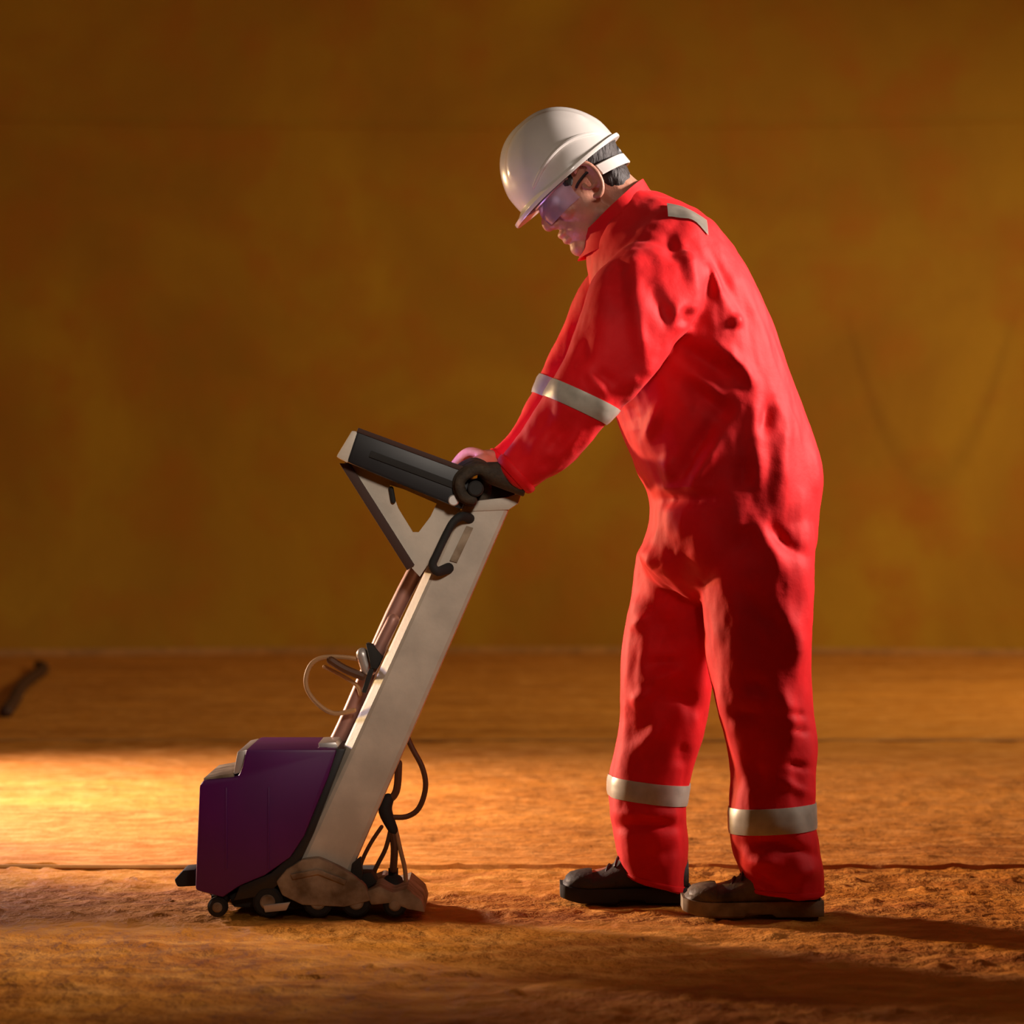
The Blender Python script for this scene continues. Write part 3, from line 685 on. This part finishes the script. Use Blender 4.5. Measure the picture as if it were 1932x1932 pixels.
# handlebar under the hands
b = bmesh.new(); cyl_into(b, (BAR[0], -.205, BAR[2]), (BAR[0], .07, BAR[2]), .0155, bevel=.003); hbar = obj('handlebar', b, M['rubber'], scanner)
b = bmesh.new(); prism_into(b, [(884, 905), (950, 892), (978, 910), (968, 944), (884, 950)], -.105, .055, .005); obj('handle_mount', b, M['black'], scanner)
# D grip on the near face
b = bmesh.new(); gp = [P(886, 978, YN-.002), P(872, 974, YN-.026), P(856, 984, YN-.034), P(842, 1008, YN-.036), P(824, 1046, YN-.036), P(816, 1066, YN-.034), P(826, 1078, YN-.026), P(846, 1072, YN-.002)]
chain_into(b, gp, [.010, .009, .008, .0078, .0078, .0085, .0095, .011], n=12); obj('grip_handle', b, M['rubber'], scanner)
# light cover plate beneath the grip
b = bmesh.new(); prism_into(b, [(880, 992), (893, 996), (862, 1062), (848, 1058)], YN-.004, YN+.002, .001); obj('grip_plate', b, M['dirty'], scanner)
# purple cover
b = bmesh.new(); prism_into(b, [(376, 1482), (384, 1472), (448, 1466), (455, 1452), (464, 1414), (636, 1414), (618, 1470), (574, 1578), (548, 1618), (500, 1652), (452, 1672), (420, 1694), (368, 1680)], -.150, .120, .007)
cover = obj('cover', b, M['purple'], scanner); tag(cover, 'deep purple stepped cover')
b = bmesh.new(); prism_into(b, [(384, 1468), (440, 1458), (442, 1466), (384, 1476)], -.140, .110, .002); obj('lid_edge', b, M['dirty'], cover)
b = bmesh.new(); prism_into(b, [(440, 1462), (448, 1418), (466, 1414), (456, 1458)], -.135, .105, .003); obj('step_flange', b, M['silver'], cover)
b = bmesh.new(); prism_into(b, [(600, 1402), (634, 1400), (640, 1414), (604, 1416)], -.10, .03, .003); obj('latch', b, M['silver'], cover)
for xx in (425, 505): 
    b = bmesh.new(); prism_into(b, [(xx, 1486), (xx+3, 1486), (xx+3, 1640), (xx, 1640)], -.1525, -.149, .0005); obj('panel_joint', b, M['purple'], cover)
b = bmesh.new(); prism_into(b, [(632, 1413), (652, 1413), (592, 1572), (560, 1640), (500, 1690), (440, 1700), (452, 1672), (510, 1648), (552, 1612), (580, 1560)], -.140, .110, .003); obj('side_panel', b, M['black'], scanner)
# base chassis
b = bmesh.new(); prism_into(b, [(430, 1688), (520, 1660), (700, 1660), (700, 1712), (560, 1716), (440, 1712)], -.110, .10, .006); obj('chassis', b, M['rubber'], scanner)
b = bmesh.new(); prism_into(b, [(570, 1622), (600, 1618), (640, 1636), (668, 1652), (690, 1672), (700, 1700), (650, 1712), (570, 1708), (532, 1690), (520, 1664), (540, 1640)], -.150, -.118, .006); obj('side_plate', b, M['dirty'], scanner)
b = bmesh.new(); prism_into(b, [(548, 1650), (600, 1640), (655, 1662), (650, 1670), (600, 1650), (552, 1660)], -.156, -.149, .002); obj('plate_rib', b, M['dirty'], scanner)
b = bmesh.new(); prism_into(b, [(690, 1682), (716, 1672), (742, 1684), (768, 1676), (796, 1700), (802, 1722), (770, 1716), (740, 1704), (700, 1708)], -.145, .08, .004); obj('rear_housing', b, M['dirty'], scanner)
b = bmesh.new(); prism_into(b, [(664, 1630), (680, 1618), (684, 1650), (676, 1684), (660, 1682)], -.135, -.105, .003); obj('rear_post', b, M['rubber'], scanner)
b = bmesh.new(); cyl_into(b, P(742, 1682, -.03), P(742, 1652, -.03), .026, .018, bevel=.004); cyl_into(b, P(742, 1654, -.03), P(742, 1638, -.03), .010); obj('rear_knob', b, M['rubber'], scanner)
b = bmesh.new(); prism_into(b, [(676, 1650), (700, 1646), (712, 1664), (690, 1680)], -.12, -.07, .003); obj('cable_gland', b, M['rubber'], scanner)
b = bmesh.new(); prism_into(b, [(328, 1660), (345, 1642), (368, 1640), (372, 1672), (334, 1674)], -.02, .06, .005); obj('bumper', b, M['rubber'], scanner)
def wheel(px, Y0, Y1, r, hubm='dirty'):
    x = P(px, 0, Y0)[0]; z = r+.001
    b = bmesh.new(); cyl_into(b, (x, Y0, z), (x, Y1, z), r, n=36, bevel=.005); w = obj('wheel', b, M['rubber'], scanner)
    b = bmesh.new(); cyl_into(b, (x, Y0-.004, z), (x, Y1+.004, z), r*.5, n=24, bevel=.003); obj('hub', b, M[hubm], w)
for px in (505, 600, 672, 745): wheel(px, -.142, -.118, .030 if px < 700 else .024); wheel(px, .09, .114, .030 if px < 700 else .024)
wheel(410, -.145, -.125, .020); wheel(410, .095, .115, .020)
b = bmesh.new(); prism_into(b, [(398, 1690), (430, 1690), (424, 1712), (412, 1722), (402, 1720)], -.125, .095, .002); obj('caster_arm', b, M['rubber'], scanner)
b = bmesh.new(); prism_into(b, [(496, 1708), (548, 1702), (540, 1718), (500, 1722)], -.150, -.142, .002); obj('axle_guard', b, M['silver'], scanner)
b = bmesh.new(); chain_into(b, [(P(505, 0, 0)[0], .02, .05), (P(505, 0, 0)[0], .02, .045)], [.02, .02]); obj('axle_block', b, M['rubber'], scanner)
def cable(pts, r, mt, Y=-.05):
    b = bmesh.new(); chain_into(b, [P(x, y, Y) for x, y in pts], [r]*len(pts), n=8); obj('cable', b, M[mt], scanner)
cable([(766, 1385), (778, 1412), (796, 1446), (803, 1478), (798, 1508), (786, 1530), (766, 1541), (742, 1542)], .0055, 'cable')
cable([(752, 1440), (750, 1480), (744, 1500), (728, 1516), (724, 1536), (738, 1562), (744, 1600), (742, 1640)], .0075, 'cable')
cable([(738, 1560), (728, 1600), (712, 1632), (702, 1654)], .0045, 'cable')
cable([(720, 1560), (700, 1590), (684, 1622), (676, 1650)], .004, 'cable', -.08)
cable([(748, 1570), (756, 1606), (764, 1640), (766, 1672)], .0045, 'cable_tan')
cable([(690, 1246), (650, 1240), (612, 1240), (588, 1252), (577, 1280), (582, 1306), (604, 1332), (632, 1346), (668, 1340)], .0048, 'cable_tan', -.02)
cable([(624, 1246), (650, 1262), (684, 1276)], .0085, 'cable', -.03)
cable([(612, 1258), (640, 1272), (672, 1292), (680, 1310)], .004, 'cable_tan', 0)
b = bmesh.new(); chain_into(b, [P(732, 1508, -.05), P(727, 1530, -.05), P(742, 1566, -.05)], [.012, .014, .010], n=12); obj('connector', b, M['rubber'], scanner)
b = bmesh.new(); chain_into(b, [P(684, 1234, -.03), P(692, 1262, -.03)], [.013, .012], n=12); obj('connector', b, M['silver'], scanner)
b = bmesh.new(); prism_into(b, [(690, 1214), (704, 1218), (722, 1240), (712, 1262), (700, 1262)], -.06, .0, .003); obj('cable_clamp', b, M['rubber'], scanner)
b = bmesh.new(); prism_into(b, [(696, 1262), (706, 1262), (690, 1308), (682, 1306)], -.06, -.04, .002); obj('clamp_strap', b, M['rubber'], scanner)
